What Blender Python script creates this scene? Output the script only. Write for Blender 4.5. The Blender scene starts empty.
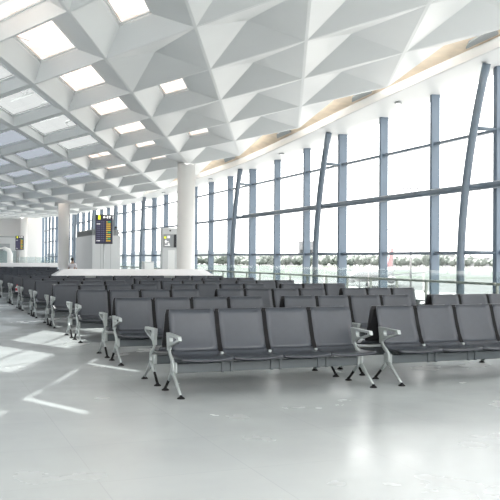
import bpy, bmesh, math, random
from mathutils import Vector, Matrix
random.seed(7)
S = bpy.context.scene
C = S.collection
PI = math.pi

# ------------------------------------------------------------------ camera
YAW, PITCH, ROLL, FPX, EYE = 0.37798, 0.01179, 0.00720, 813.56, 1.65
fwd = Vector((math.sin(YAW)*math.cos(PITCH), math.cos(YAW)*math.cos(PITCH), math.sin(PITCH)))
rgt = Vector((math.cos(YAW), -math.sin(YAW), 0))
upv = rgt.cross(fwd)
cx = rgt*math.cos(ROLL) + upv*math.sin(ROLL)
cy = -rgt*math.sin(ROLL) + upv*math.cos(ROLL)
cam = bpy.data.objects.new('camera', bpy.data.cameras.new('camera'))
C.objects.link(cam)
cam.data.sensor_width = 36
cam.data.lens = 36*FPX/500
cam.data.clip_end = 6000
M4 = Matrix((( cx.x, cy.x, -fwd.x, 0), (cx.y, cy.y, -fwd.y, 0), (cx.z, cy.z, -fwd.z, EYE), (0, 0, 0, 1)))
cam.matrix_world = M4
S.camera = cam

# ------------------------------------------------------------------ world, sun, exposure
SKY = 3.2
SUN = 27.0
EXPO = 0.30
S.view_settings.view_transform = 'Standard'
S.view_settings.look = 'None'
S.view_settings.gamma = 1
S.view_settings.use_curve_mapping = False
S.view_settings.exposure = EXPO
S.cycles.caustics_reflective = False
S.cycles.caustics_refractive = False
w = bpy.data.worlds.new('sky'); S.world = w; w.use_nodes = True
bg = w.node_tree.nodes['Background']
bg.inputs[0].default_value = (1.0, 0.985, 0.975, 1)
bg.inputs[1].default_value = SKY
sun = bpy.data.objects.new('sun', bpy.data.lights.new('sun', 'SUN'))
C.objects.link(sun)
sun.data.energy = SUN
sun.data.angle = math.radians(0.7)
sun.data.color = (1.0, 0.97, 0.93)
sdir = Vector((-1.39, 4.34, 6.43)).normalized()          # towards the sun
sun.rotation_euler = sdir.to_track_quat('Z', 'Y').to_euler()

# ------------------------------------------------------------------ materials
def mat(name, col, rough=0.5, metal=0.0, noise=0.0, nscale=8, spec=0.5, bump=0.0, coat=0.0, rnoise=0.0):
    m = bpy.data.materials.new(name); m.use_nodes = True
    nt = m.node_tree; p = nt.nodes['Principled BSDF']
    p.inputs['Base Color'].default_value = (*col, 1)
    p.inputs['Roughness'].default_value = rough
    p.inputs['Metallic'].default_value = metal
    p.inputs['Specular IOR Level'].default_value = spec
    p.inputs['Coat Weight'].default_value = coat
    tc = nt.nodes.new('ShaderNodeTexCoord')
    nz = nt.nodes.new('ShaderNodeTexNoise'); nz.inputs['Scale'].default_value = nscale; nz.inputs['Detail'].default_value = 5
    nt.links.new(tc.outputs['Object'], nz.inputs['Vector'])
    if noise:
        r = nt.nodes.new('ShaderNodeMapRange')
        r.inputs[1].default_value = 0.3; r.inputs[2].default_value = 0.7
        r.inputs[3].default_value = 1-noise; r.inputs[4].default_value = 1+noise
        nt.links.new(nz.outputs['Fac'], r.inputs[0])
        mx = nt.nodes.new('ShaderNodeVectorMath'); mx.operation = 'SCALE'
        mx.inputs[0].default_value = col
        nt.links.new(r.outputs[0], mx.inputs['Scale'])
        nt.links.new(mx.outputs[0], p.inputs['Base Color'])
    if rnoise:
        r = nt.nodes.new('ShaderNodeMapRange')
        r.inputs[1].default_value = 0.3; r.inputs[2].default_value = 0.7
        r.inputs[3].default_value = rough-rnoise; r.inputs[4].default_value = rough+rnoise
        nt.links.new(nz.outputs['Fac'], r.inputs[0]); nt.links.new(r.outputs[0], p.inputs['Roughness'])
    if bump:
        b = nt.nodes.new('ShaderNodeBump'); b.inputs['Strength'].default_value = bump; b.inputs['Distance'].default_value = 0.01
        nt.links.new(nz.outputs['Fac'], b.inputs['Height']); nt.links.new(b.outputs[0], p.inputs['Normal'])
    return m

def emis(name, col, s):
    m = bpy.data.materials.new(name); m.use_nodes = True
    p = m.node_tree.nodes['Principled BSDF']
    p.inputs['Base Color'].default_value = (0.02, 0.02, 0.02, 1)
    p.inputs['Emission Color'].default_value = (*col, 1); p.inputs['Emission Strength'].default_value = s
    return m

def glass(name, tint, gloss=0.08, milk=0.0, milkcol=(.9, .95, .95), mottled=False):
    m = bpy.data.materials.new(name); m.use_nodes = True
    nt = m.node_tree; nt.nodes.clear()
    out = nt.nodes.new('ShaderNodeOutputMaterial')
    tr = nt.nodes.new('ShaderNodeBsdfTransparent'); tr.inputs[0].default_value = (*tint, 1)
    cur = tr.outputs[0]
    if milk:
        tl = nt.nodes.new('ShaderNodeBsdfTranslucent'); tl.inputs[0].default_value = (*milkcol, 1)
        if mottled:
            tc = nt.nodes.new('ShaderNodeTexCoord')
            mp = nt.nodes.new('ShaderNodeMapping'); mp.inputs['Scale'].default_value = (0.5, 1.6, 1)
            nz = nt.nodes.new('ShaderNodeTexNoise'); nz.inputs['Scale'].default_value = 1.6; nz.inputs['Detail'].default_value = 3
            cr = nt.nodes.new('ShaderNodeValToRGB')
            cr.color_ramp.elements[0].position = 0.38; cr.color_ramp.elements[0].color = (milkcol[0]*.85, milkcol[1]*.74, milkcol[2]*.66, 1)
            cr.color_ramp.elements[1].position = 0.58; cr.color_ramp.elements[1].color = (*milkcol, 1)
            nt.links.new(tc.outputs['Object'], mp.inputs[0]); nt.links.new(mp.outputs[0], nz.inputs['Vector'])
            nt.links.new(nz.outputs['Fac'], cr.inputs[0]); nt.links.new(cr.outputs[0], tl.inputs[0])
        mx = nt.nodes.new('ShaderNodeMixShader'); mx.inputs[0].default_value = milk
        nt.links.new(cur, mx.inputs[1]); nt.links.new(tl.outputs[0], mx.inputs[2]); cur = mx.outputs[0]
    gl = nt.nodes.new('ShaderNodeBsdfGlossy'); gl.inputs['Roughness'].default_value = 0.03
    mx = nt.nodes.new('ShaderNodeMixShader'); mx.inputs[0].default_value = gloss
    nt.links.new(cur, mx.inputs[1]); nt.links.new(gl.outputs[0], mx.inputs[2])
    nt.links.new(mx.outputs[0], out.inputs[0])
    return m

M = {
 'ceiling': mat('white_ceiling_panel', (.80, .82, .825), .30, noise=.012, nscale=.8),
 'wood': mat('pale_wood_soffit', (.80, .66, .50), .5, noise=.10, nscale=2.5),
 'white': mat('white_paint', (.84, .85, .85), .5, noise=.01, nscale=1),
 'column': mat('column_paint', (.90, .90, .885), .35, noise=.01, nscale=1),
 'steel': mat('bluegrey_steel', (.125, .168, .22), .38, noise=.03, nscale=2),
 'steel_light': mat('bluegrey_steel_tube', (.15, .19, .235), .35, noise=.03, nscale=2),
 'rail': mat('brushed_handrail', (.40, .40, .35), .35, metal=.3),
 'seat': mat('grey_seat_shell', (.037, .042, .052), .42, noise=.04, nscale=14, bump=.05),
 'back': mat('grey_backrest_shell', (.042, .048, .060), .40, noise=.04, nscale=14, bump=.05),
 'black_shell': mat('black_plastic_back', (.012, .012, .014), .55, spec=.3),
 'black': mat('black_rubber', (.008, .008, .009), .7, spec=.15),
 'cast': mat('cast_aluminium', (.34, .37, .37), .48, metal=.4, noise=.03, nscale=20),
 'beam': mat('grey_beam_paint', (.062, .074, .082), .45),
 'counter': mat('white_solid_surface', (.86, .86, .87), .4, noise=.02, nscale=6),
 'counter_body': mat('light_grey_laminate', (.45, .47, .48), .5),
 'kiosk': mat('light_grey_panel', (.62, .64, .65), .45, noise=.01, nscale=1),
 'louvre': mat('grey_louvre', (.30, .32, .33), .5),
 'signcase': mat('black_sign_case', (.012, .012, .02), .35),
 'screen': emis('navy_screen', (.04, .035, .17), .22),
 'yellow': emis('yellow_pictogram', (.85, .9, .02), 1.1),
 'amber': emis('amber_text', (.85, .55, .03), .9),
 'green': emis('green_text', (.05, .6, .25), .8),
 'whitetxt': emis('white_text', (.9, .9, .9), 1.0),
 'greytxt': emis('grey_text', (.30, .30, .5), .30),
 'tarmac': mat('pale_tarmac', (.046, .049, .049), .9, noise=.12, nscale=.03),
 'apron': mat('bounce_concrete', (.21, .21, .205), .85, noise=.05, nscale=.2),  # for the unseen slab added to bounce light upwards
 'grass': mat('pale_grass', (.031, .044, .029), .9, noise=.15, nscale=.05),
 'tree': mat('foliage', (.12, .14, .125), .9, noise=.2, nscale=.2),
 'hill': mat('pale_hill', (.050, .057, .060), 1, noise=.05, nscale=.01),
 'building': mat('pale_building', (.26, .265, .275), .9, noise=.08, nscale=.1),
 'planewhite': mat('aircraft_white', (.34, .33, .34), .4),
 'planered': mat('aircraft_red', (.30, .10, .11), .4),
 'skin': mat('skin', (.42, .26, .19), .6),
 'hair': mat('dark_hair', (.02, .017, .015), .6),
 'shirt': mat('white_shirt', (.75, .72, .75), .7),
 'trousers': mat('dark_trousers', (.05, .055, .07), .7),
 'red': mat('red_plastic', (.55, .05, .07), .4),
 'window_glass': glass('window_glass', (.97, .985, .98), .04),
 'rail_glass': glass('balustrade_glass', (.86, .90, .90), .06, .02, (.8, .86, .86)),
 'clear_sky': glass('clear_skylight_glass', (.18, .19, .19), .03, .01, (.8, .85, .85)),
 'warm_sky': glass('warm_skylight_glass', (.0, .0, .0), .02, 1.0, (.140, .130, .123), mottled=True),
 'frost_sky': glass('frosted_skylight_glass', (.10, .11, .122), .03, .6, (.044, .050, .058)),
}
# polished terrazzo floor with faint tile joints
def floor_mat():
    m = mat('polished_floor', (.45, .475, .478), .24, noise=.035, nscale=.9, spec=.5, rnoise=.05)
    nt = m.node_tree; p = nt.nodes['Principled BSDF']
    tc = nt.nodes.new('ShaderNodeTexCoord')
    sp = nt.nodes.new('ShaderNodeTexNoise'); sp.inputs['Scale'].default_value = 60
    nt.links.new(tc.outputs['Object'], sp.inputs['Vector'])
    br = nt.nodes.new('ShaderNodeTexBrick')
    br.offset = 0; br.inputs['Scale'].default_value = 1
    br.inputs['Brick Width'].default_value = 1.2; br.inputs['Row Height'].default_value = 1.2
    br.inputs['Mortar Size'].default_value = 0.004
    br.inputs['Color1'].default_value = (1, 1, 1, 1); br.inputs['Color2'].default_value = (.975, .98, .98, 1)
    br.inputs['Mortar'].default_value = (.9, .9, .9, 1)
    nt.links.new(tc.outputs['Object'], br.inputs['Vector'])
    mul = nt.nodes.new('ShaderNodeMixRGB'); mul.blend_type = 'MULTIPLY'; mul.inputs[0].default_value = 1
    src = p.inputs['Base Color'].links[0].from_socket
    nt.links.new(src, mul.inputs[1]); nt.links.new(br.outputs['Color'], mul.inputs[2])
    nt.links.new(mul.outputs[0], p.inputs['Base Color'])
    return m
M['floor'] = floor_mat()

# ------------------------------------------------------------------ helpers
def link(o, parent=None):
    C.objects.link(o)
    if parent is not None: o.parent = parent
    return o

def mesh_obj(name, bm, m, parent=None, smooth=False):
    me = bpy.data.meshes.new(name)
    bm.normal_update(); bm.to_mesh(me); bm.free()
    me.materials.append(m)
    if smooth:
        for p in me.polygons: p.use_smooth = True
    return link(bpy.data.objects.new(name, me), parent)

def empty(name, loc, rz=0, label=None, cat=None, group=None):
    o = bpy.data.objects.new(name, None); C.objects.link(o)
    o.location = loc; o.rotation_euler = (0, 0, rz); o.empty_display_size = .1
    return tag(o, label, cat, group)

def tag(o, label=None, cat=None, group=None, kind=None):
    if label: o['label'] = label
    if cat: o['category'] = cat
    if group: o['group'] = group
    if kind: o['kind'] = kind
    return o

def struct(name, bm, m, parent=None, smooth=False):
    o = mesh_obj(name, bm, m, parent, smooth); o['kind'] = 'structure'; return o

def box(bm, x0, x1, y0, y1, z0, z1, bevel=0.0):
    r = bmesh.ops.create_cube(bm, size=1)
    vs = r['verts']
    bmesh.ops.scale(bm, vec=(x1-x0, y1-y0, z1-z0), verts=vs)
    bmesh.ops.translate(bm, vec=((x0+x1)/2, (y0+y1)/2, (z0+z1)/2), verts=vs)
    if bevel:
        es = list({e for v in vs for e in v.link_edges})
        bmesh.ops.bevel(bm, geom=es, offset=bevel, segments=2, affect='EDGES', profile=.6)
    return vs

def newbox(*a, **k):
    bm = bmesh.new(); box(bm, *a, **k); return bm

def quad(bm, *pts):
    return bm.faces.new([bm.verts.new(p) for p in pts])

def tube(bm, pts, rad, seg=10, flat=1.0, caps=True, side=None):
    """round (or flattened) tube through pts; rad number or list"""
    pts = [Vector(p) for p in pts]
    rings = []
    for i, p in enumerate(pts):
        a = pts[max(i-1, 0)]; b = pts[min(i+1, len(pts)-1)]
        t = (b-a).normalized()
        ref = Vector(side) if side else (Vector((0, 0, 1)) if abs(t.z) < .9 else Vector((1, 0, 0)))
        u = (ref - t*ref.dot(t)).normalized(); v = t.cross(u)
        r = rad[i] if isinstance(rad, (list, tuple)) else rad
        rings.append([bm.verts.new(p + u*math.cos(k*2*PI/seg)*r*flat + v*math.sin(k*2*PI/seg)*r) for k in range(seg)])
    for i in range(len(rings)-1):
        for k in range(seg):
            bm.faces.new((rings[i][k], rings[i][(k+1) % seg], rings[i+1][(k+1) % seg], rings[i+1][k]))
    if caps:
        bm.faces.new(rings[0][::-1]); bm.faces.new(rings[-1])

def lathe(bm, prof, seg=20, loc=(0, 0, 0)):
    rings = []
    for r, z in prof:
        rings.append([bm.verts.new((loc[0]+r*math.cos(k*2*PI/seg), loc[1]+r*math.sin(k*2*PI/seg), loc[2]+z)) for k in range(seg)])
    for i in range(len(rings)-1):
        for k in range(seg):
            bm.faces.new((rings[i][k], rings[i][(k+1) % seg], rings[i+1][(k+1) % seg], rings[i+1][k]))
    bm.faces.new(rings[0][::-1]); bm.faces.new(rings[-1])

def interp(tab, y):
    """smooth (Catmull-Rom) interpolation of a table"""
    if y <= tab[0][0]:
        s = (tab[1][1]-tab[0][1])/(tab[1][0]-tab[0][0]); return tab[0][1]+s*(y-tab[0][0])
    if y >= tab[-1][0]:
        s = (tab[-1][1]-tab[-2][1])/(tab[-1][0]-tab[-2][0]); return tab[-1][1]+s*(y-tab[-1][0])
    for i in range(len(tab)-1):
        if tab[i][0] <= y <= tab[i+1][0]:
            x0, y0 = tab[i]; x1, y1 = tab[i+1]; h = x1-x0; t = (y-x0)/h
            m0 = (y1-tab[i-1][1])/(x1-tab[i-1][0]) if i > 0 else (y1-y0)/h
            m1 = (tab[i+2][1]-y0)/(tab[i+2][0]-x0) if i < len(tab)-2 else (y1-y0)/h
            return (2*t**3-3*t*t+1)*y0+(t**3-2*t*t+t)*h*m0+(-2*t**3+3*t*t)*y1+(t**3-t*t)*h*m1

def copy_tree(o, parent=None):
    c = o.copy(); C.objects.link(c); c.parent = parent
    for ch in o.children: copy_tree(ch, c)
    return c

WX = 13.6                                    # plane of the glazed wall
YEND = 106.0
XL = -14.0
YB = -8.0

# ------------------------------------------------------------------ floor, far walls
struct('floor', newbox(XL, WX+.4, YB, YEND+.3, -.3, 0), M['floor'])
bm = newbox(XL-.3, XL, YB, 50, 0, 8.2)
box(bm, XL-.3, XL, 50, YEND+.3, 0, .6); box(bm, XL-.3, XL, 50, YEND+.3, 5.0, 8.2)  # opening in the unseen wall, added to brighten the far hall
for q in range(20): box(bm, XL-.25, XL-.05, 50+q*2.8, 50.12+q*2.8, .6, 5.0)
struct('wall_left', bm, M['white'])
bm = newbox(XL, WX+.4, YEND, YEND+.3, 0, 8.0); struct('wall_far', bm, M['white'])
bm = newbox(XL, WX+.4, YB-.3, YB, 0, 8.6); struct('wall_back', bm, M['white'])
bm = newbox(10.95, 12.95, 101.5, 105.9, 0, 6.7, bevel=.03); struct('wall_panel', bm, M['white'])

# ------------------------------------------------------------------ ceiling
CT = [(-10, 7.447), (0, 6.985), (12, 6.431), (22, 5.969), (33, 5.461), (40, 5.19), (47, 5.04), (55, 4.97), (65, 5.06), (80, 5.50), (95, 6.02), (110, 6.5)]
def zc(x, y): return interp(CT, y) + 0.0172*x
CA = Vector((1.26120524, -2.74417229)); CB = Vector((1.30203501, 2.90392318)); CC = Vector((3.7798035, 24.07340672))
def gp(u, v, dz=0.0):
    p = CC + CA*u + CB*v
    return Vector((p.x, p.y, zc(p.x, p.y)+dz))
DEP = 0.32
def cell_kind(i, j):
    """what stands in a coffer: kind of glazing and the half widths of its opening"""
    n, m = i+j, j-i
    if i <= -2:
        if j <= 3: return ('frost', .38, .38)
        if n <= 1: return ('frost', .34, .34)
        return ('warm', .24, .28) if n % 2 == 0 else (None, 0, 0)
    if i == -1:
        if j <= 1: return ('clear', .37, .38)
        return ('warm', .25, .34) if j <= 3 else ('warm', .18, .24)
    if i == 0:
        if j <= 1: return ('warm', .26, .38)
        return ('warm', .20, .29) if j == 2 else (('warm', .18, .25) if j == 3 else (None, 0, 0))
    if i == 1 and j <= 2 and j % 2 == 0: return ('warm', .18, .27)
    return (None, 0, 0)

cb = bmesh.new()
panes = []
for i in range(-30, 20):
    for j in range(-30, 40):
        n = i+j
        if n > 5: continue
        R = .05 if i < 0 else .014
        cen = CC + CA*(i+.5) + CB*(j+.5)
        if not (-14.5 < cen.x < 12 and -2 < cen.y < YEND+1): continue
        if cen.y < 3 and False: continue
        def P(u, v, dz=0.0): return cb.verts.new(gp(i+u, j+v, dz))
        def Q(*uvz): cb.faces.new([P(*t) for t in uvz])
        # flat ribs round the opening
        if n <= 4:
            Q((0, 0), (0, 1), (R, 1-R), (R, R)); Q((0, 1), (1, 1), (1-R, 1-R), (R, 1-R))
            Q((1, 1), (1, 0), (1-R, R), (1-R, 1-R)); Q((1, 0), (0, 0), (R, R), (1-R, R))
            kind, h, hv = cell_kind(i, j)
            if kind is None:
                ap = (.45, .49, DEP)
                Q((R, R), (R, 1-R), ap); Q((R, 1-R), (1-R, 1-R), ap); Q((1-R, 1-R), (1-R, R), ap); Q((1-R, R), (R, R), ap)
            else:
                d = DEP*(.62 if h > .36 else 1.0)
                a0, a1, b0, b1 = .43-h, .43+h, .50-hv, .50+hv
                if kind == 'warm' and i == 0 and j <= -3: a0, a1, b0, b1 = .05, .8, .04, .96  # openings out of view, widened to shape the sun stripes on the floor
                a0 = max(a0, R+.02); b0 = max(b0, R+.02)
                Q((R, R), (R, 1-R), (a0, b1, d), (a0, b0, d)); Q((R, 1-R), (1-R, 1-R), (a1, b1, d), (a0, b1, d))
                Q((1-R, 1-R), (1-R, R), (a1, b0, d), (a1, b1, d)); Q((1-R, R), (R, R), (a0, b0, d), (a1, b0, d))
                # short vertical reveal above the opening
                e = d+.07
                for (p, q) in (((a0, b0), (a0, b1)), ((a0, b1), (a1, b1)), ((a1, b1), (a1, b0)), ((a1, b0), (a0, b0))):
                    Q((*p, d), (*q, d), (*q, e), (*p, e))
                panes.append((kind, i, j, a0, a1, b0, b1, e))
        else:
            Q((0, 0), (0, 1), (R, 1-R), (R, R)); Q((1, 0), (0, 0), (R, R), (1-R, R))
            ap = (.45, .49, DEP)
            Q((R, R), (R, 1-R), ap); Q((1-R, R), (R, R), ap)
struct('ceiling', cb, M['ceiling'])

# glazed skylights in the ceiling
k = 0
for kind, i, j, a0, a1, b0, b1, e in panes:
    k += 1
    fb = bmesh.new()
    c0 = gp(i+.46, j+.47)
    def L(u, v, dz): return gp(i+u, j+v, dz) - c0
    t = .022
    for (u0, u1, v0, v1) in ((a0, a1, b0, b0+t), (a0, a1, b1-t, b1), (a0, a0+t, b0, b1), (a1-t, a1, b0, b1)):
        lo = [fb.verts.new(L(u, v, e-.03)) for u, v in ((u0, v0), (u1, v0), (u1, v1), (u0, v1))]
        hi = [fb.verts.new(L(u, v, e+.03)) for u, v in ((u0, v0), (u1, v0), (u1, v1), (u0, v1))]
        fb.faces.new(lo[::-1]); fb.faces.new(hi)
        for q in range(4): fb.faces.new((lo[q], lo[(q+1) % 4], hi[(q+1) % 4], hi[q]))
    fr = struct('window_%d' % k, fb, M['ceiling']); fr.location = c0
    pb = bmesh.new()
    quad(pb, L(a0, b0, e), L(a1, b0, e), L(a1, b1, e), L(a0, b1, e))
    if kind == 'warm' and i == 0 and j <= -3:
        pb.free(); pb = bmesh.new(); qb = bmesh.new()
        def strip(bm_, u0, u1, v0, v1): quad(bm_, L(u0, v0, e), L(u1, v0, e), L(u1, v1, e), L(u0, v1, e))
        w_ = a0+.05
        strip(qb, a0, w_, b0, .52); strip(qb, a0, w_, .72, b1); strip(qb, w_, .48, .72, .77)  # clear slots added in these unseen panes to draw sun stripes on the floor
        strip(pb, w_, a1, b0, .72); strip(pb, w_, a1, .77, b1); strip(pb, .48, a1, .72, .77); strip(pb, a0, w_, .52, .72)
        mesh_obj('sun_stripe_slot', qb, M['clear_sky'], fr)
    mesh_obj('pane', pb, M[{'frost': 'frost_sky', 'warm': 'warm_sky', 'clear': 'clear_sky'}[kind]], fr)
NWIN = k

# roof steelwork seen through the clear skylights
rb = bmesh.new()
for q in range(-7, 3):
    A = gp(-1.05, q, 1.5); B = gp(.05, q, 1.5)
    tube(rb, (A, B), .05, 6); 
    A2 = gp(-1.05, q, .9); B2 = gp(.05, q, .9)
    tube(rb, (A2, B2), .04, 6)
    for s in range(4):
        u0 = -1.05+1.1*s/4; u1 = -1.05+1.1*(s+1)/4
        tube(rb, (gp(u0, q, .9 if s % 2 else 1.5), gp(u1, q, 1.5 if s % 2 else .9)), .03, 6)
    for u in (-.8, -.5, -.2):
        tube(rb, (gp(u, q, 1.5), gp(u, q+1, 1.5)), .03, 6)
        tube(rb, (gp(u, q, 1.5), gp(u+.25, q+.5, 1.5)), .025, 6)
struct('trim_1', rb, M['white'])

# ------------------------------------------------------------------ roof-edge beam and wooden soffit
FI = [(-8, 7.5), (5, 7.0), (12, 6.72), (19, 6.40), (23, 6.17), (26, 5.96), (32, 5.64), (40, 5.56), (53, 5.58), (65, 5.72), (78, 6.08), (102, 6.70)]
FO = [(-8, 8.0), (5, 7.35), (12, 6.95), (19, 6.50), (23, 6.22), (28, 5.97), (35, 5.70), (45, 5.60), (59, 5.62), (78, 6.11), (102, 6.73)]
ys = [YB+(YEND-YB)*q/110 for q in range(111)]
fb = bmesh.new()
rows = []
for y in ys:
    zi, zo = interp(FI, y), interp(FO, y)
    rows.append([fb.verts.new(p) for p in ((12.2, y, zi+.27), (12.2, y, zi+.02), (12.24, y, zi), (13.52, y, zo), (13.95, y, zo+.02), (13.95, y, zo+.8), (12.2, y, zi+.8))])
for a, b in zip(rows, rows[1:]):
    for q in range(7):
        fb.faces.new((a[q], b[q], b[(q+1) % 7], a[(q+1) % 7]))
struct('trim_2', fb, M['white'], smooth=False)
wb = bmesh.new()
rows = []
for y in ys:
    zi = interp(FI, y)
    rows.append([wb.verts.new(p) for p in ((10.9, y, zc(10.9, y)+.50), (11.55, y, zc(11.5, y)+.40), (12.2, y, zi+.26))])
for a, b in zip(rows, rows[1:]):
    for q in range(2): wb.faces.new((a[q], b[q], b[q+1], a[q+1]))
struct('trim_3', wb, M['wood'])
# roof above everything (closes the attic over the edge strip only)
ORD = ['first', 'second', 'third', 'fourth', 'fifth', 'sixth', 'seventh', 'eighth', 'ninth', 'tenth', 'eleventh', 'twelfth', 'thirteenth', 'fourteenth', 'fifteenth', 'sixteenth']
# dark air slots in the wooden strip, one beside each ceiling point
k = 0
for n in range(-2, 14):
    y = 24.6 + 5.65*n + 2.2
    if y > 98: continue
    k += 1
    x = 11.85; z = (zc(11.5, y)+.40+interp(FI, y)+.26)/2-.02
    vb = bmesh.new()
    vs = [(-.16, -.75), (.16, -.45), (.16, .75), (-.05, .35)]
    lo = [vb.verts.new((a, b, -.03)) for a, b in vs]; hi = [vb.verts.new((a, b, .03)) for a, b in vs]
    vb.faces.new(lo[::-1]); vb.faces.new(hi)
    for q in range(4): vb.faces.new((lo[q], lo[(q+1) % 4], hi[(q+1) % 4], hi[q]))
    o = mesh_obj('ceiling_vent', vb, M['louvre']); o.location = (x, y, z)
    o.rotation_euler.x = math.atan((zc(11.5, y+.5)-zc(11.5, y-.5)))
    o.rotation_euler.y = math.atan2(zc(11.5, y)+.40-interp(FI, y)-.26, .65)
    tag(o, 'dark wedge-shaped air slot in the wooden roof-edge strip, %s from the right' % ORD[k-1], 'vent', 'air slots in the wooden roof-edge strip')
# small downlights under the roof-edge beam
for k, y in enumerate((12.2, 20.7, 29.2, 37.8, 46.3)):
    db = bmesh.new(); lathe(db, [(.11, 0), (.11, .02), (.09, .05)], 16)
    z = interp(FI, y)*.5+interp(FO, y)*.5
    o = mesh_obj('downlight', db, M['cast']); o.location = (12.9, y, z-.045)
    lb = bmesh.new(); lathe(lb, [(.07, -.006), (.07, .001)], 16); mesh_obj('lens', lb, M['whitetxt'], o)
    tag(o, 'small round recessed downlight in the white roof-edge beam, %s from the right' % ORD[k], 'ceiling light', 'downlights along the roof edge')

# ------------------------------------------------------------------ glazed wall
MY = [16.99+2.837*n for n in range(-8, 32)]
TZ = [.10, 1.87, 3.60, 5.02]
for n, y in enumerate(MY):
    top = interp(FO, y)+.05
    mb = bmesh.new()
    if (n-8) % 3 == 0:
        box(mb, WX-.16, WX+.16, y-.10, y+.02, 0, top, bevel=.012)
        box(mb, WX-.10, WX+.16, y+.05, y+.13, 0, top, bevel=.012)
        box(mb, WX-.04, WX+.10, y-.02, y+.06, 0, top)
    else:
        box(mb, WX-.15, WX+.13, y-.05, y+.05, 0, top, bevel=.012)
        box(mb, WX-.09, WX+.15, y+.05, y+.075, 0, top)
    struct('trim_%d' % (n+4), mb, M['steel'])
for n in range(len(MY)-1):
    y0, y1 = MY[n], MY[n+1]
    fbm = bmesh.new()
    for z in TZ:
        tt = .035 if z > 5 else .045
        box(fbm, WX-.07, WX+.07, y0+.07, y1-.06, z-tt, z+tt)
    NWIN += 1
    wn = struct('window_%d' % NWIN, fbm, M['steel'])
    pb = bmesh.new(); t0, t1 = interp(FO, y0)+.05, interp(FO, y1)+.05
    quad(pb, (WX+.02, y0, 0), (WX+.02, y1, 0), (WX+.02, y1, t1), (WX+.02, y0, t0))
    mesh_obj('pane', pb, M['window_glass'], wn)

# curved inboard struts with brackets, every third mullion
row_names_ = ['first', 'second', 'third', 'fourth', 'fifth', 'sixth', 'seventh', 'eighth', 'ninth', 'tenth', 'eleventh', 'twelfth', 'thirteenth', 'fourteenth', 'fifteenth', 'sixteenth']
STN = [n for n in range(len(MY)) if n >= 8 and (n-8) % 3 == 0 and MY[n] < 98]
names = {8: 'nearest, at the right edge', 11: 'just right of centre', 14: 'next right of the big column'}
for n in STN:
    y = MY[n]; yb = y+.70; top = interp(FI, y)+.05
    zt = top
    def sx(z): return 12.93 - .10*(z/zt)
    def sy(z): return yb-.02 - (max(z-1.0, 0)/(zt-1.0))**1.9*1.15
    st = empty('curved_strut', (13.0, yb, 0), 0,
        'curved blue-grey round strut inside the glass wall, ' + names.get(n, '%s beyond the big column' % row_names_[(n-17)//3] if n > 14 else ('first' if n == 5 else 'second')+' nearer than the right edge'),
        'strut', 'curved struts along the glass wall')
    tb = bmesh.new(); pts = [(sx(zt*q/12)-13.0, sy(zt*q/12)-yb, zt*q/12) for q in range(13)]
    tube(tb, pts, .105, 14, side=(1, 0, 0)); mesh_obj('pole', tb, M['steel_light'], st, smooth=True)
    for z in (1.87, 3.56, 5.02):
        bb = bmesh.new()
        tube(bb, ((sx(z)-13.0, sy(z)-yb, z), (WX-.1-13.0, y-.05-yb, z)), [.07, .05], 8, flat=.8)
        mesh_obj('bracket', bb, M['steel_light'], st, smooth=True)
# long horizontal round tube on the inside of the mullions
tb = bmesh.new(); tube(tb, [(13.17, y, 3.57) for y in (34.0, 28, 22, 16, 8, 0, -5.5)], .095, 14)
o = mesh_obj('horizontal_tube', tb, M['steel_light'], smooth=True)
tag(o, 'long horizontal blue-grey round tube running along the inside of the glass wall', 'rail')

# glass balustrade with handrail in front of the glazed wall
RX = 12.76
bal = empty('glass_balustrade', (RX, 40, 0), 0, 'glass balustrade with pale metal handrail running along the glass wall', 'railing')
hb = bmesh.new(); tube(hb, [(0, y-40, 1.10) for y in (-5.5, 10, 30, 50, 70, 100)], .035, 10)
mesh_obj('handrail', hb, M['rail'], bal, smooth=True)
y = -5; n = 0
while y < 100:
    y2 = y+1.5
    if not any(abs(y - (MY[q]+.68)) < .3 for q in STN):
        pb = bmesh.new(); box(pb, -.03, .03, y-40-.02, y-40+.02, 0, 1.07)
        box(pb, -.06, .0, y-40-.045, y-40+.045, .78, .84); 
        mesh_obj('post', pb, M['rail'], bal)
    y = y2
gy = -5
while gy < 99:
    gb = newbox(-.09, -.078, gy-40+.05, gy-40+2.95, .08, 1.40); mesh_obj('glass_panel', gb, M['rail_glass'], bal); gy += 3.0

# ------------------------------------------------------------------ round columns
def column(x, y, r, label):
    c = bmesh.new(); h = zc(x, y)+.05
    lathe(c, [(r+.03, 0), (r+.03, .12), (r, .125), (r, h)], 40)
    o = mesh_obj('round_column', c, M['column'], smooth=False); o.location = (x, y, 0)
    for p in o.data.polygons:
        if len(p.vertices) == 4: p.use_smooth = True
    tag(o, label, 'column')
column(10.18, 33.0, .375, 'large white round column, the nearest, rising to the ceiling edge behind the near white counter')
column(8.16, 53.0, .36, 'white round column left of the grey service box, second from the camera')
column(9.85, 92.0, .36, 'small far white round column by the far end wall, right of the far sign')

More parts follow.
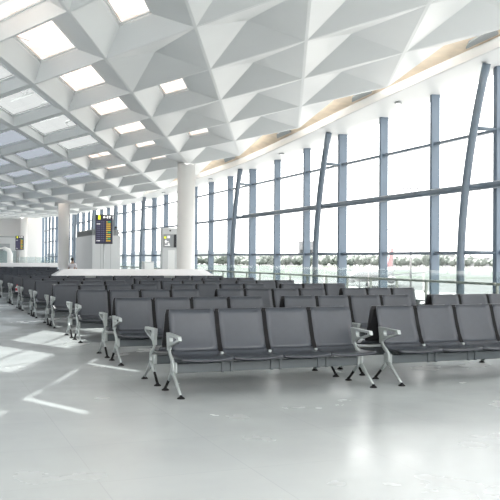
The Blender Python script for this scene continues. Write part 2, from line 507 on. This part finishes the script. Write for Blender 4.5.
# ------------------------------------------------------------------ seating
def shell(prof, w, th, sag=0.0, nx=8, front_dip=0.0, back=False):
    """curved sheet of width w following profile (t,z), bent across its width; front is -Y, so y=-t"""
    bm = bmesh.new()
    n = len(prof); top = []; bot = []
    for a, (t, z) in enumerate(prof):
        pa = prof[max(a-1, 0)]; pb_ = prof[min(a+1, n-1)]
        d = Vector((pb_[0]-pa[0], pb_[1]-pa[1])).normalized(); nrm = Vector((-d.y, d.x))   # left normal
        rt, rb_ = [], []
        for b in range(nx+1):
            s = -1+2*b/nx; q = (1-s*s)
            off = -sag*q
            edge = 1.0
            ww = w/2
            # rounded outer corners at the profile ends
            if a == 0 or a == n-1: ww = w/2-.012
            px = s*ww
            fd = front_dip*q*(a/(n-1))**2
            P = Vector((t, z)) + nrm*off
            Q_ = P - nrm*th
            rt.append(bm.verts.new((px, -P.x, P.y-fd))); rb_.append(bm.verts.new((px, -Q_.x, Q_.y-fd)))
        top.append(rt); bot.append(rb_)
    for a in range(n-1):
        for b in range(nx):
            bm.faces.new((top[a][b], top[a+1][b], top[a+1][b+1], top[a][b+1]))
            f_ = bm.faces.new((bot[a][b], bot[a][b+1], bot[a+1][b+1], bot[a+1][b]))
            if back: f_.material_index = 1
        bm.faces.new((top[a][0], bot[a][0], bot[a+1][0], top[a+1][0]))
        bm.faces.new((top[a][nx], top[a+1][nx], bot[a+1][nx], bot[a][nx]))
    for b in range(nx):
        bm.faces.new((top[0][b], top[0][b+1], bot[0][b+1], bot[0][b]))
        bm.faces.new((top[n-1][b], bot[n-1][b], bot[n-1][b+1], top[n-1][b+1]))
    bmesh.ops.recalc_face_normals(bm, faces=bm.faces)
    return bm

BACK = [(.085, 1.005), (.10, .94), (.135, .82), (.175, .70), (.215, .60), (.242, .54), (.266, .500)]
PAN = [(.266, .500), (.285, .475), (.315, .456), (.36, .446), (.45, .440), (.55, .444), (.65, .453), (.72, .460), (.765, .458), (.79, .444)]
PITCH_S = .667
def plate(bm, poly, x0, x1):
    lo = [bm.verts.new((x0, -t, z)) for t, z in poly]; hi = [bm.verts.new((x1, -t, z)) for t, z in poly]
    bm.faces.new(lo); bm.faces.new(hi[::-1])
    m = len(poly)
    for q in range(m): bm.faces.new((lo[q], hi[q], hi[(q+1) % m], lo[(q+1) % m]))

def make_bench(nseat, far=False, flip=False):
    w = nseat*PITCH_S
    root = empty('airport_bench', (0, 0, 0))
    lx0, lx1 = (-w/2-.035, w/2-.10) if not flip else (-w/2+.10, w/2+.035)
    bm = newbox(lx0+.03, lx1-.02, -.515, -.425, .250, .365, bevel=0 if far else .008)
    mesh_obj('beam', bm, M['beam'], root)
    back_me = pan_me = None
    for s in range(nseat):
        x = -w/2+PITCH_S*(s+.5)
        if back_me is None:
            ob = mesh_obj('backrest', shell(BACK, .608, .022, .020, back=True), M['back'], root, smooth=True); back_me = ob.data; back_me.materials.append(M['black_shell'])
            op = mesh_obj('seat', shell(PAN, .655, .020, .012, front_dip=.012), M['seat'], root, smooth=True); pan_me = op.data
        else:
            ob = link(bpy.data.objects.new('backrest', back_me), root); op = link(bpy.data.objects.new('seat', pan_me), root)
        ob.location.x = x; op.location.x = x
    if not far:
        sb_me = None
        for s in range(1, nseat):
            x = -w/2+PITCH_S*s
            if sb_me is None:
                sb = bmesh.new()
                for dx in (-.075, .045):
                    box(sb, dx, dx+.035, -.535, -.395, .245, .44, bevel=.005)
                box(sb, -.12, .12, -.62, -.30, .385, .405)
                # upright bracket joining two backrests, with a bright cap at its foot
                ob = mesh_obj('seat_bracket', sb, M['beam'], root); sb_me = ob.data
                cb_ = bmesh.new(); box(cb_, -.018, .018, -.335, -.30, .435, .475, bevel=.004)
                o2 = mesh_obj('bracket_cap', cb_, M['cast'], root); cap_me = o2.data
                gb = bmesh.new(); plate(gb, [(.088, .975), (.14, .80), (.215, .595), (.285, .475), (.26, .46), (.07, .96)], -.030, .030)
                o3 = mesh_obj('back_joint', gb, M['black'], root); j_me = o3.data
            else:
                ob = link(bpy.data.objects.new('seat_bracket', sb_me), root)
                o2 = link(bpy.data.objects.new('bracket_cap', cap_me), root)
                o3 = link(bpy.data.objects.new('back_joint', j_me), root)
            ob.location.x = x; o2.location.x = x; o3.location.x = x
    for lx in (lx0, lx1):
        lb = bmesh.new()
        # post from the arm down to the hub, then the two splayed legs
        seg = 6 if far else 10
        post = [(.345, .60), (.35, .53), (.385, .475), (.47, .42), (.525, .375), (.53, .32), (.50, .265)]
        tube(lb, [(0, -t, z) for t, z in post], [.030, .026, .028, .034, .040, .042, .045], seg, side=(1, 0, 0), flat=.62)
        fl = [(.50, .275), (.60, .215), (.72, .125), (.855, .035)]
        tube(lb, [(0, -t, z) for t, z in fl], [.038, .030, .025, .020], seg, side=(1, 0, 0), flat=.75)
        rl = [(.50, .275), (.42, .22), (.345, .155)] 
        tube(lb, [(0, -t, z) for t, z in rl], [.038, .028, .024], seg, side=(1, 0, 0), flat=.75)
        sgn = 1 if lx < 0 else -1
        if not far: box(lb, *( (.0, .05) if sgn > 0 else (-.05, .0)), -.54, -.40, .255, .385, bevel=.006)
        leg = mesh_obj('leg', lb, M['cast'], root, smooth=True); leg.location.x = lx
        kb = bmesh.new(); tube(kb, [(0, -.35, .16), (0, -.19, .03)], .017, seg); 
        kk = mesh_obj('leg_rod', kb, M['black'], leg, smooth=True)
        if not far:
            for t in (.86, .185):
                pb = bmesh.new(); lathe(pb, [(.048, 0), (.046, .010), (.018, .030), (.016, .045)], 14, (0, -t, 0))
                mesh_obj('foot_pad', pb, M['black'], leg)
        # armrest: a flat cast loop
        ab = bmesh.new()
        wd = .024
        out = [(.285, .735), (.78, .725), (.80, .675), (.60, .615), (.47, .590), (.385, .560), (.36, .515), (.32, .515), (.315, .60)]
        inn = [(.44, .700), (.725, .695), (.735, .680), (.60, .645), (.48, .620), (.45, .625), (.435, .640), (.43, .66), (.43, .68)]
        def ring(x): return ([ab.verts.new((x, -t, z)) for t, z in out], [ab.verts.new((x, -t, z)) for t, z in inn])
        o0, i0 = ring(-wd); o1, i1 = ring(wd); m = len(out)
        for q in range(m):
            r = (q+1) % m
            ab.faces.new((o0[q], o0[r], i0[r], i0[q])); ab.faces.new((o1[q], i1[q], i1[r], o1[r]))
            ab.faces.new((o0[q], o1[q], o1[r], o0[r])); ab.faces.new((i0[q], i0[r], i1[r], i1[q]))
        bmesh.ops.recalc_face_normals(ab, faces=ab.faces)
        arm = mesh_obj('armrest', ab, M['cast'], root); arm.location.x = lx
    return root

row_names = ['nearest', 'second', 'third', 'fourth', 'fifth', 'sixth', 'seventh', 'eighth', 'ninth', 'tenth', 'eleventh', 'twelfth', 'thirteenth', 'fourteenth', 'fifteenth', 'sixteenth']
ROWY = [10.10, 13.28, 16.85, 20.35, 23.75, 27.15, 30.45, 34.6, 38.0, 41.4, 44.8, 48.2, 51.6, 55.0, 58.4, 61.8]
COLS = [(2.84, 4, 'left'), (5.87, 4, 'middle'), (8.95, 3, 'right')]
protos = {}
def in_view(x, y):
    d = x*math.sin(YAW)+y*math.cos(YAW); X = x*math.cos(YAW)-y*math.sin(YAW)
    return -.335 < X/d < .335
for r, y in enumerate(ROWY):
    for x0, ns, cn in COLS:
        wdt = ns*PITCH_S
        if not (in_view(x0, y) or in_view(x0+wdt, y) or in_view(x0+wdt/2, y)): continue
        if y > 33 and cn != 'left' and not in_view(x0, y): continue
        if y > 33 and cn == 'right' : continue
        if abs(y-53.0) < 2.5 and x0+wdt > 7.6 and x0 < 8.7: continue
        for facing in ('towards', 'away from'):
            far = y > 33
            key = (ns, far, facing)
            if key not in protos:
                b = protos[key] = make_bench(ns, far, facing != 'towards')
            else:
                b = copy_tree(protos[key])
            b.location = (x0+wdt/2, y, 0)
            b.rotation_euler.z = 0 if facing == 'towards' else PI
            b['label'] = 'grey %s-seat bench facing %s camera, %s section, %s double row' % ('four' if ns == 4 else 'three', facing, cn, row_names[r])
            b['category'] = 'bench'
            b['group'] = 'back-to-back rows of airport benches'

# ------------------------------------------------------------------ white counters with sloping rims
def counter(x0, x1, y0, y1, zb, zt, cut, label):
    root = empty('counter', ((x0+x1)/2, (y0+y1)/2, 0), 0, label, 'counter')
    w_, d_ = (x1-x0)/2, (y1-y0)/2
    mesh_obj('counter_body', newbox(-w_+.5, w_-.5, -d_+.15, d_-.15, 0, zb), M['counter_body'], root)
    bm = bmesh.new()
    lo = [(-w_, -d_, zb), (w_, -d_, zb), (w_, d_, zb), (-w_, d_, zb)]
    mi = [(a, b, zb+.035) for a, b, _ in lo]
    hi = [(-w_+cut, -d_+.22, zt), (w_-cut, -d_+.22, zt), (w_-cut, d_-.22, zt), (-w_+cut, d_-.22, zt)]
    L_ = [[bm.verts.new(p) for p in r] for r in (lo, mi, hi)]
    bm.faces.new(L_[0][::-1]); bm.faces.new(L_[2])
    for a in (0, 1):
        for q in range(4): bm.faces.new((L_[a][q], L_[a][(q+1) % 4], L_[a+1][(q+1) % 4], L_[a+1][q]))
    mesh_obj('countertop', bm, M['counter'], root)
counter(4.55, 10.98, 31.65, 32.55, .97, 1.235, .36, 'long white counter with a sloping rim in front of the big round column')
counter(1.5, 9.9, 64.5, 65.6, .97, 1.27, .30, 'far long white counter at the left edge, beyond the sea of seats')

# ------------------------------------------------------------------ flight information signs
def flight_sign(x, y, z0, z1, wd, rz, label):
    root = empty('flight_information_sign', (x, y, 0), rz, label, 'sign')
    pb = bmesh.new(); tube(pb, [(0, .04, 0), (0, .04, z0+.3)], .045, 12); mesh_obj('pole', pb, M['kiosk'], root, smooth=True)
    bb = bmesh.new(); lathe(bb, [(.3, 0), (.3, .02), (.06, .04)], 24, (0, .04, 0)); mesh_obj('base', bb, M['kiosk'], root)
    mesh_obj('case', newbox(-wd/2, wd/2, -.07, .09, z0, z1, bevel=.01), M['signcase'], root)
    h = z1-z0
    sc = mesh_obj('screen', newbox(-wd/2+.03, wd/2-.03, -.078, -.072, z0+.04, z1-.25*h*.62), M['screen'], root)
    # header: yellow walking-way mark and white pictograms
    yb = bmesh.new(); box(yb, -wd*.34, -wd*.20, -.082, -.076, z1-.24, z1-.04); box(yb, -wd*.30, -wd*.24, -.084, -.076, z1-.04, z1-.015)
    mesh_obj('yellow_mark', yb, M['yellow'], root)
    hb = bmesh.new()
    box(hb, -wd*.05, wd*.06, -.082, -.076, z1-.17, z1-.07); box(hb, wd*.08, wd*.15, -.082, -.076, z1-.15, z1-.10)
    box(hb, wd*.17, wd*.24, -.082, -.076, z1-.19, z1-.05); box(hb, wd*.27, wd*.40, -.082, -.076, z1-.13, z1-.06); box(hb, wd*.31, wd*.36, -.082, -.076, z1-.20, z1-.05)
    mesh_obj('white_pictograms', hb, M['whitetxt'], root)
    nrow = 10; top = z1-.30; step = (top-z0-.10)/nrow
    tx = {'greytxt': bmesh.new(), 'amber': bmesh.new(), 'green': bmesh.new()}
    for q in range(nrow):
        z = top-step*(q+.5)
        m1 = 'whitetxt' if q in (1, 9) else 'greytxt'
        if m1 == 'whitetxt':
            rb_ = bmesh.new()
            for a, b in ((-.42, -.36), (-.34, -.22)): box(rb_, wd*a, wd*b, -.086, -.077, z-.022, z+.022)
            mesh_obj('text_row', rb_, M['whitetxt'], sc)
        for a, b in ((-.42, -.36), (-.34, -.22), (-.16, -.10), (-.06, .02)):
            if m1 == 'whitetxt' and a < -.2: continue
            box(tx['greytxt'], wd*a, wd*b, -.084, -.077, z-.022, z+.022)
        for a, b in ((.14, .20), (.215, .27), (.285, .34), (.35, .38)):
            m2 = 'green' if q in (0, 5, 8) and a > .2 else 'amber'
            box(tx[m2], wd*a, wd*b, -.084, -.077, z-.028, z+.028)
    for m_, b_ in tx.items(): mesh_obj('text_rows', b_, M[m_], sc)
flight_sign(8.08, 39.8, 2.37, 3.80, .84, -.30, 'tall dark flight information sign on a pole in front of the grey service box')
flight_sign(8.9, 87.0, 2.48, 3.93, .84, -.30, 'small far dark flight information sign at the left edge before the end wall')

# ------------------------------------------------------------------ grey service box behind the sign
root = empty('service_box', (10.25, 53, 0), 0, 'large light grey service box behind the flight sign, louvred on top', 'box')
mesh_obj('cabinet', newbox(-.82, .93, -3, 3, 0, 3.08, bevel=.02), M['kiosk'], root)
lb = bmesh.new()
for q in range(30):
    a = -2.9+q*.19; box(lb, -.76, -.72, a, a+.10, 3.08, 3.46)
    if q < 9: box(lb, -.80+q*.18, -.70+q*.18, -2.94, -2.9, 3.08, 3.40)
box(lb, -.78, .88, -2.96, 2.9, 3.38, 3.44); box(lb, -.76, .85, -2.86, 2.9, 3.08, 3.40)
mesh_obj('louvre_screen', lb, M['louvre'], root)
for x in (-.30, .32):
    mesh_obj('panel_joint', newbox(x-.008, x+.008, -3.006, -2.99, .1, 3.0), M['louvre'], root)
cb2 = bmesh.new(); tube(cb2, [(.62, -2.8, 3.42), (.62, -2.8, 3.58), (.62, -3.0, 3.60)], .035, 8); lathe(cb2, [(.08, 0), (.09, .06), (.03, .12)], 12, (.62, -3.02, 3.53))
mesh_obj('camera_dome', cb2, M['signcase'], root)

root = empty('small_cabinet', (11.9, 46, 0), 0, 'small low grey cabinet right of the tall service box', 'cabinet')
mesh_obj('body', newbox(-.3, .3, -.3, .3, 0, 1.5, bevel=.02), M['kiosk'], root)
mesh_obj('door', newbox(-.26, .26, -.312, -.30, .1, 1.42), M['white'], root)

# ------------------------------------------------------------------ display wall left of the big column
root = empty('information_kiosk', (10.35, 36, 0), 0, 'tall pale information kiosk with a dark screen left of the big column', 'kiosk')
mesh_obj('body', newbox(-.36, .45, 0, .35, 0, 3.08, bevel=.02), M['kiosk'], root)
mesh_obj('screen', newbox(-.31, .28, -.05, .0, 2.18, 2.78), M['louvre'], root)
sc = mesh_obj('screen_side', newbox(.16, .29, -.055, -.049, 2.18, 2.78), M['signcase'], root)
yb = bmesh.new(); box(yb, -.30, -.20, -.06, -.05, 2.58, 2.68); mesh_obj('yellow_mark', yb, M['yellow'], root)
hb = bmesh.new()
box(hb, -.15, -.02, -.06, -.05, 2.60, 2.72); box(hb, -.27, -.08, -.06, -.05, 2.42, 2.46); box(hb, -.25, -.18, -.06, -.05, 2.36, 2.52)
mesh_obj('white_pictograms', hb, M['whitetxt'], root)
lb = bmesh.new(); tube(lb, [(0, .0, 2.95), (0, -.02, 2.95)], .04, 10); mesh_obj('speaker', lb, M['signcase'], root)
hb = bmesh.new(); box(hb, -.27, -.02, -.06, -.05, 2.25, 2.29); box(hb, -.12, -.04, -.06, -.05, 2.25, 2.38); mesh_obj('white_pictogram', hb, M['whitetxt'], root)
mesh_obj('leaflet_panel', newbox(-.10, .22, -.02, .0, 1.1, 2.05, bevel=.005), M['white'], root)

# ------------------------------------------------------------------ far left: portal beam, booth, desk bits
root = empty('booth', (5.5, 99, 0), 0, 'pale glazed booth with a dark top beam at the left edge by the end wall', 'booth')
mesh_obj('top_beam', newbox(-6.5, 4.35, -.1, .1, 4.05, 4.18), M['louvre'], root)
mesh_obj('upright', newbox(4.25, 4.37, -.06, .06, 0, 4.05), M['louvre'], root)
mesh_obj('back_panel', newbox(-6.5, 4.25, .3, .4, 0, 4.05), M['kiosk'], root)
mesh_obj('shelf', newbox(-6.5, 3.2, -.5, .3, 2.55, 2.65), M['louvre'], root)
mesh_obj('glass_front', newbox(-6.5, 4.25, -.03, -.02, 0, 2.5), M['rail_glass'], root)
mesh_obj('box_unit', newbox(2.4, 3.5, -.4, .2, 2.66, 3.3, bevel=.02), M['louvre'], root)
root = empty('check_post', (6.95, 76, 0), 0, 'white rounded post with an arched arm by the far counter at left', 'post')
pb = bmesh.new(); tube(pb, [(0, 0, 0), (0, 0, 2.0), (-.12, 0, 2.35), (-.45, 0, 2.5), (-.9, 0, 2.4)], [.28, .24, .2, .16, .14], 12)
mesh_obj('arm', pb, M['column'], root, smooth=True)
hb = bmesh.new(); box(hb, -1.15, -.6, -.15, .1, 2.25, 2.45, bevel=.03); mesh_obj('head', hb, M['louvre'], root)
gl = empty('glass_screen', (10.6, 88, 0), 0, 'low greenish glass screen in front of the far white panel', 'glass screen')
for q in range(4): mesh_obj('glass_panel', newbox(-1.8+q*.95, -.9+q*.95, -.01, .01, .1, 1.75), M['rail_glass'], gl)
for q in range(5): mesh_obj('post', newbox(-1.86+q*.95, -1.81+q*.95, -.02, .02, 0, 1.8), M['rail'], gl)

# ------------------------------------------------------------------ person standing far away
def person(x, y, rz):
    root = empty('person', (x, y, 0), rz, 'person in a white shirt standing beyond the seats, left of the grey box', 'person')
    root.scale = (.94, .94, .94)
    def skinned(name, verts, edges, rad, m, parent):
        me = bpy.data.meshes.new(name); me.from_pydata(verts, edges, []); me.materials.append(m)
        o = link(bpy.data.objects.new(name, me), parent)
        sk = o.modifiers.new('skin', 'SKIN'); sk.use_smooth_shade = True
        for i_, r_ in enumerate(rad): me.skin_vertices[0].data[i_].radius = (r_, r_*.8)
        me.skin_vertices[0].data[0].use_root = True
        s_ = o.modifiers.new('sub', 'SUBSURF'); s_.levels = 1; s_.render_levels = 1
        return o
    # whole body: pelvis, spine, neck, head, arms, hands, legs, feet
    v = [(0, 0, .95), (0, 0, 1.15), (0, 0, 1.38), (0, 0, 1.50), (0, -.01, 1.60), (0, -.01, 1.70),
         (.19, 0, 1.40), (.25, .02, 1.14), (.24, -.06, .90), (.235, -.09, .82),
         (-.19, 0, 1.40), (-.26, .0, 1.14), (-.20, -.16, .98), (-.16, -.22, .95),
         (.10, 0, .86), (.11, -.01, .50), (.11, .02, .10), (.12, -.13, .04),
         (-.10, 0, .86), (-.12, -.02, .50), (-.13, .04, .10), (-.15, -.10, .04)]
    e = [(0, 1), (1, 2), (2, 3), (3, 4), (4, 5), (2, 6), (6, 7), (7, 8), (8, 9), (2, 10), (10, 11), (11, 12), (12, 13),
         (0, 14), (14, 15), (15, 16), (16, 17), (0, 18), (18, 19), (19, 20), (20, 21)]
    rd = [.14, .13, .15, .055, .085, .08, .07, .05, .035, .03, .07, .05, .035, .03, .09, .06, .045, .04, .09, .06, .045, .04]
    skinned('body', v, e, rd, M['skin'], root)
    skinned('shirt', [(0, 0, .96), (0, 0, 1.16), (0, 0, 1.40), (.20, 0, 1.41), (.255, .02, 1.16), (-.20, 0, 1.41), (-.265, 0, 1.16)],
            [(0, 1), (1, 2), (2, 3), (3, 4), (2, 5), (5, 6)], [.165, .155, .17, .09, .065, .09, .065], M['shirt'], root)
    skinned('trousers', [(0, 0, .96), (.10, 0, .85), (.11, -.01, .5), (.11, .02, .1), (-.10, 0, .85), (-.12, -.02, .5), (-.13, .04, .1)],
            [(0, 1), (1, 2), (2, 3), (0, 4), (4, 5), (5, 6)], [.16, .11, .08, .07, .11, .08, .07], M['trousers'], root)
    hb_ = bmesh.new(); bmesh.ops.create_uvsphere(hb_, u_segments=16, v_segments=10, radius=1)
    bmesh.ops.scale(hb_, vec=(.098, .108, .10), verts=hb_.verts); bmesh.ops.translate(hb_, vec=(0, .025, 1.70), verts=hb_.verts)
    mesh_obj('hair', hb_, M['hair'], root, smooth=True)
    for s_ in (-1, 1):
        for q in range(4):
            fx, fy, fz = (.235, -.09, .80) if s_ > 0 else (-.16, -.235, .95)
            fb_ = bmesh.new(); tube(fb_, [(fx+(q-1.5)*.017, fy, fz), (fx+(q-1.5)*.02, fy-.02, fz-.04), (fx+(q-1.5)*.02, fy-.045, fz-.065-.004*q)], [.009, .008, .006], 6)
            mesh_obj('finger', fb_, M['skin'], root, smooth=True)
        fb_ = bmesh.new(); tube(fb_, [(fx-.03*s_, fy, fz+.03), (fx-.05*s_, fy-.03, fz)], [.010, .008], 6); mesh_obj('thumb', fb_, M['skin'], root, smooth=True)
person(7.66, 46.5, 2.6)

# red-capped bottle left on a seat in the far left rows
root = empty('bottle', (2.99, 29.93, .45), 0, 'small pinkish red bottle standing on a seat at the left edge', 'bottle')
bb = bmesh.new(); lathe(bb, [(.05, 0), (.055, .03), (.055, .15), (.02, .20), (.02, .22)], 14); mesh_obj('bottle_body', bb, M['shirt'], root, smooth=True)
bb = bmesh.new(); lathe(bb, [(.057, .04), (.057, .13)], 14); mesh_obj('wrap', bb, M['red'], root)
bb = bmesh.new(); lathe(bb, [(.026, .215), (.026, .25)], 12); mesh_obj('cap', bb, M['red'], root)

# ------------------------------------------------------------------ outside: airfield
GZ = -5.5
bm = newbox(WX+.5, 3500, -1500, 4500, GZ-1, GZ); struct('ground', bm, M['tarmac'])
struct('ground_bounce', newbox(WX+.5, WX+95, -120, 260, GZ, GZ+.02), M['apron'])  # unseen bright slab, added to throw light up at ceiling and roof edge
# terminal façade below the glass wall so the building meets the ground
bm = newbox(WX+.0, WX+.5, -60, 140, GZ, -.02); struct('trim_100', bm, M['kiosk'])
F2 = Vector((math.sin(YAW), math.cos(YAW))); R2 = Vector((math.cos(YAW), -math.sin(YAW)))
def wp(d, x, z=0):                                      # a place d metres out and x metres aside
    p = F2*d + R2*x; return Vector((p.x, p.y, z))
def field(d0, d1, m, name):
    bm = bmesh.new()
    for s in range(12):
        x0 = -.1*d0 + (s)*.06*d0; 
        a, b, c, d = wp(d0, -.12*d0+s*.075*d0, GZ+.03), wp(d0, -.12*d0+(s+1)*.075*d0-.3, GZ+.03), wp(d1, -.12*d0+(s+1)*.075*d0-.3, GZ+.03), wp(d1, -.12*d0+s*.075*d0, GZ+.03)
        quad(bm, a, b, c, d)
    o = mesh_obj(name, bm, m); tag(o, kind='structure'); return o
for d0, d1 in ((330, 372), (430, 520), (600, 660), (760, 980)):
    field(d0, d1, M['grass'], 'grass_strip')
def blob(bm, c, r, h):
    res = bmesh.ops.create_icosphere(bm, subdivisions=2, radius=1)
    for v in res['verts']:
        n_ = 1+.22*math.sin(v.co.x*5+c[0])*math.cos(v.co.y*4+c[1])+random.uniform(-.1, .1)
        v.co = Vector((v.co.x*r*n_+c[0], v.co.y*r*n_+c[1], v.co.z*h*n_+c[2]))
tb_me = []
for k in range(4):
    t = bmesh.new()
    for q in range(5): blob(t, (random.uniform(-5, 5), random.uniform(-3, 3), random.uniform(5, 9)), random.uniform(4, 6), random.uniform(3.5, 5))
    tube(t, [(0, 0, 0), (0, 0, 6)], .5, 6)
    me = bpy.data.meshes.new('tree'); t.to_mesh(me); t.free(); me.materials.append(M['tree']); tb_me.append(me)
for row in range(4):
    for q in range(27):
        d = 900+60*row+random.uniform(-8, 8)
        o = link(bpy.data.objects.new('tree', tb_me[(q+row) % 4]))
        o.location = wp(d, 900*(-.10+.43*(q+.25*row)/27), GZ)
        o.rotation_euler.z = random.uniform(0, 6); z_ = random.uniform(.75, 1.2); o.scale = (.7, .7, z_)
        tag(o, 'hazy grey-green tree in the far line beyond the airfield', 'tree', 'trees beyond the airfield')
bl = [(1290, 90, 26, 36, 'tall pale block standing alone on the horizon beyond the airfield'), (1170, 42, 60, 13, 'low long pale hangar on the horizon right of the round column'),
      (1180, 207, 70, 10, 'low wide pale terminal building beyond the airfield, right of the tall block'), (1180, 278, 34, 17, 'pale mid-rise building on the horizon right of the red aircraft tail'),
      (1180, 326, 40, 12, 'low pale building on the horizon towards the right'), (1180, 373, 40, 14, 'pale building on the horizon near the right edge')]
for d, x, w_, h_, lab in bl:
    root = empty('distant_building', wp(d, x, GZ), -YAW, lab, 'building')
    mesh_obj('walls', newbox(-w_/2, w_/2, -10, 10, 0, h_), M['building'], root)
    mesh_obj('roof', newbox(-w_/2-.5, w_/2+.5, -10.5, 10.5, h_, h_+.8), M['planewhite'], root)
    mesh_obj('window_band', newbox(-w_/2+2, w_/2-2, -10.2, -10, h_*.45, h_*.65), M['hill'], root)
# hill behind
hb = bmesh.new()
N_ = 60
rowA = []
for q in range(N_+1):
    s = q/N_; x = -900+s*2000
    h = 28+26*math.exp(-((x+230)/170)**2)-14*min(max((x-50)/900, 0), 1) + 3*math.sin(q*1.3)
    rowA.append((x, max(h*.8, 4)))
prev = None
for x, h in rowA:
    cur = [hb.verts.new(wp(2700, x, GZ)), hb.verts.new(wp(2780, x, GZ+h*.8)), hb.verts.new(wp(2900, x, GZ+h)), hb.verts.new(wp(3200, x, GZ))]
    if prev:
        for q in range(3): hb.faces.new((prev[q], cur[q], cur[q+1], prev[q+1]))
    prev = cur
struct('hill', hb, M['hill'], smooth=True)
# parked airliner with red tail
root = empty('airliner', wp(225, 34.6, GZ), -YAW-.42, 'parked white airliner with a red tail fin out on the apron', 'aircraft')
fb = bmesh.new()
tube(fb, [(0, -20, 3.2), (0, -19, 3.3), (0, -16, 3.4), (0, -8, 3.4), (0, 8, 3.4), (0, 14, 3.8), (0, 19, 4.6), (0, 21, 5.0)], [.3, 1.1, 1.8, 1.9, 1.9, 1.6, .8, .2], 20)
mesh_obj('fuselage', fb, M['planewhite'], root, smooth=True)
vb = bmesh.new()
prof = [(12, 5.0), (17.2, 10.7), (19.6, 10.9), (18.6, 5.2)]
lo = [vb.verts.new((-.18, a, b)) for a, b in prof]; hi = [vb.verts.new((.18, a, b)) for a, b in prof]
vb.faces.new(lo[::-1]); vb.faces.new(hi)
for q in range(4): vb.faces.new((lo[q], lo[(q+1) % 4], hi[(q+1) % 4], hi[q]))
mesh_obj('tail_fin', vb, M['planered'], root)
for s in (-1, 1):
    wb_ = bmesh.new()
    pts = [(s*1.6, -3, 2.8), (s*16, 6, 4.2), (s*16, 7.6, 4.2), (s*1.6, 3.5, 2.8)]
    lo = [wb_.verts.new(p) for p in pts]; hi = [wb_.verts.new((p[0], p[1], p[2]+.3)) for p in pts]
    wb_.faces.new(lo[::-1]); wb_.faces.new(hi)
    for q in range(4): wb_.faces.new((lo[q], lo[(q+1) % 4], hi[(q+1) % 4], hi[q]))
    bmesh.ops.recalc_face_normals(wb_, faces=wb_.faces)
    mesh_obj('wing', wb_, M['planewhite'], root)
    eb = bmesh.new(); tube(eb, [(s*5.5, -4.5, 2.0), (s*5.5, -3.5, 2.0), (s*5.5, -.5, 2.1)], [.95, 1.05, .7], 16); mesh_obj('engine', eb, M['planewhite'], root, smooth=True)
    lg = bmesh.new(); tube(lg, [(s*2.4, .5, 2.9), (s*2.4, .5, .45)], .15, 8); tube(lg, [(s*2.1, .5, .5), (s*2.7, .5, .5)], .5, 14); mesh_obj('landing_gear', lg, M['building'], root)
ng = bmesh.new(); tube(ng, [(0, -15, 2), (0, -15, .4)], .12, 8); tube(ng, [(-.25, -15, .4), (.25, -15, .4)], .4, 14); mesh_obj('nose_gear', ng, M['building'], root)
# apron light masts
for d, x, h, lab in ((210, 41.5, 26, 'tall slim apron light mast seen through the bay left of the widest clear pane'), (330, 58, 20, 'distant slim apron mast right of the airliner')):
    root = empty('light_mast', wp(d, x, GZ), -YAW, lab, 'mast')
    pb = bmesh.new(); tube(pb, [(0, 0, 0), (0, 0, h)], [.28, .14], 10); mesh_obj('pole', pb, M['planewhite'], root, smooth=True)
    hb_ = bmesh.new()
    for q in range(5): box(hb_, -2.2+q*.9, -1.7+q*.9, -.2, .2, h-.3, h+.15)
    box(hb_, -2.3, 2.3, -.06, .06, h-.35, h-.28)
    mesh_obj('lamp_head', hb_, M['building'], root)
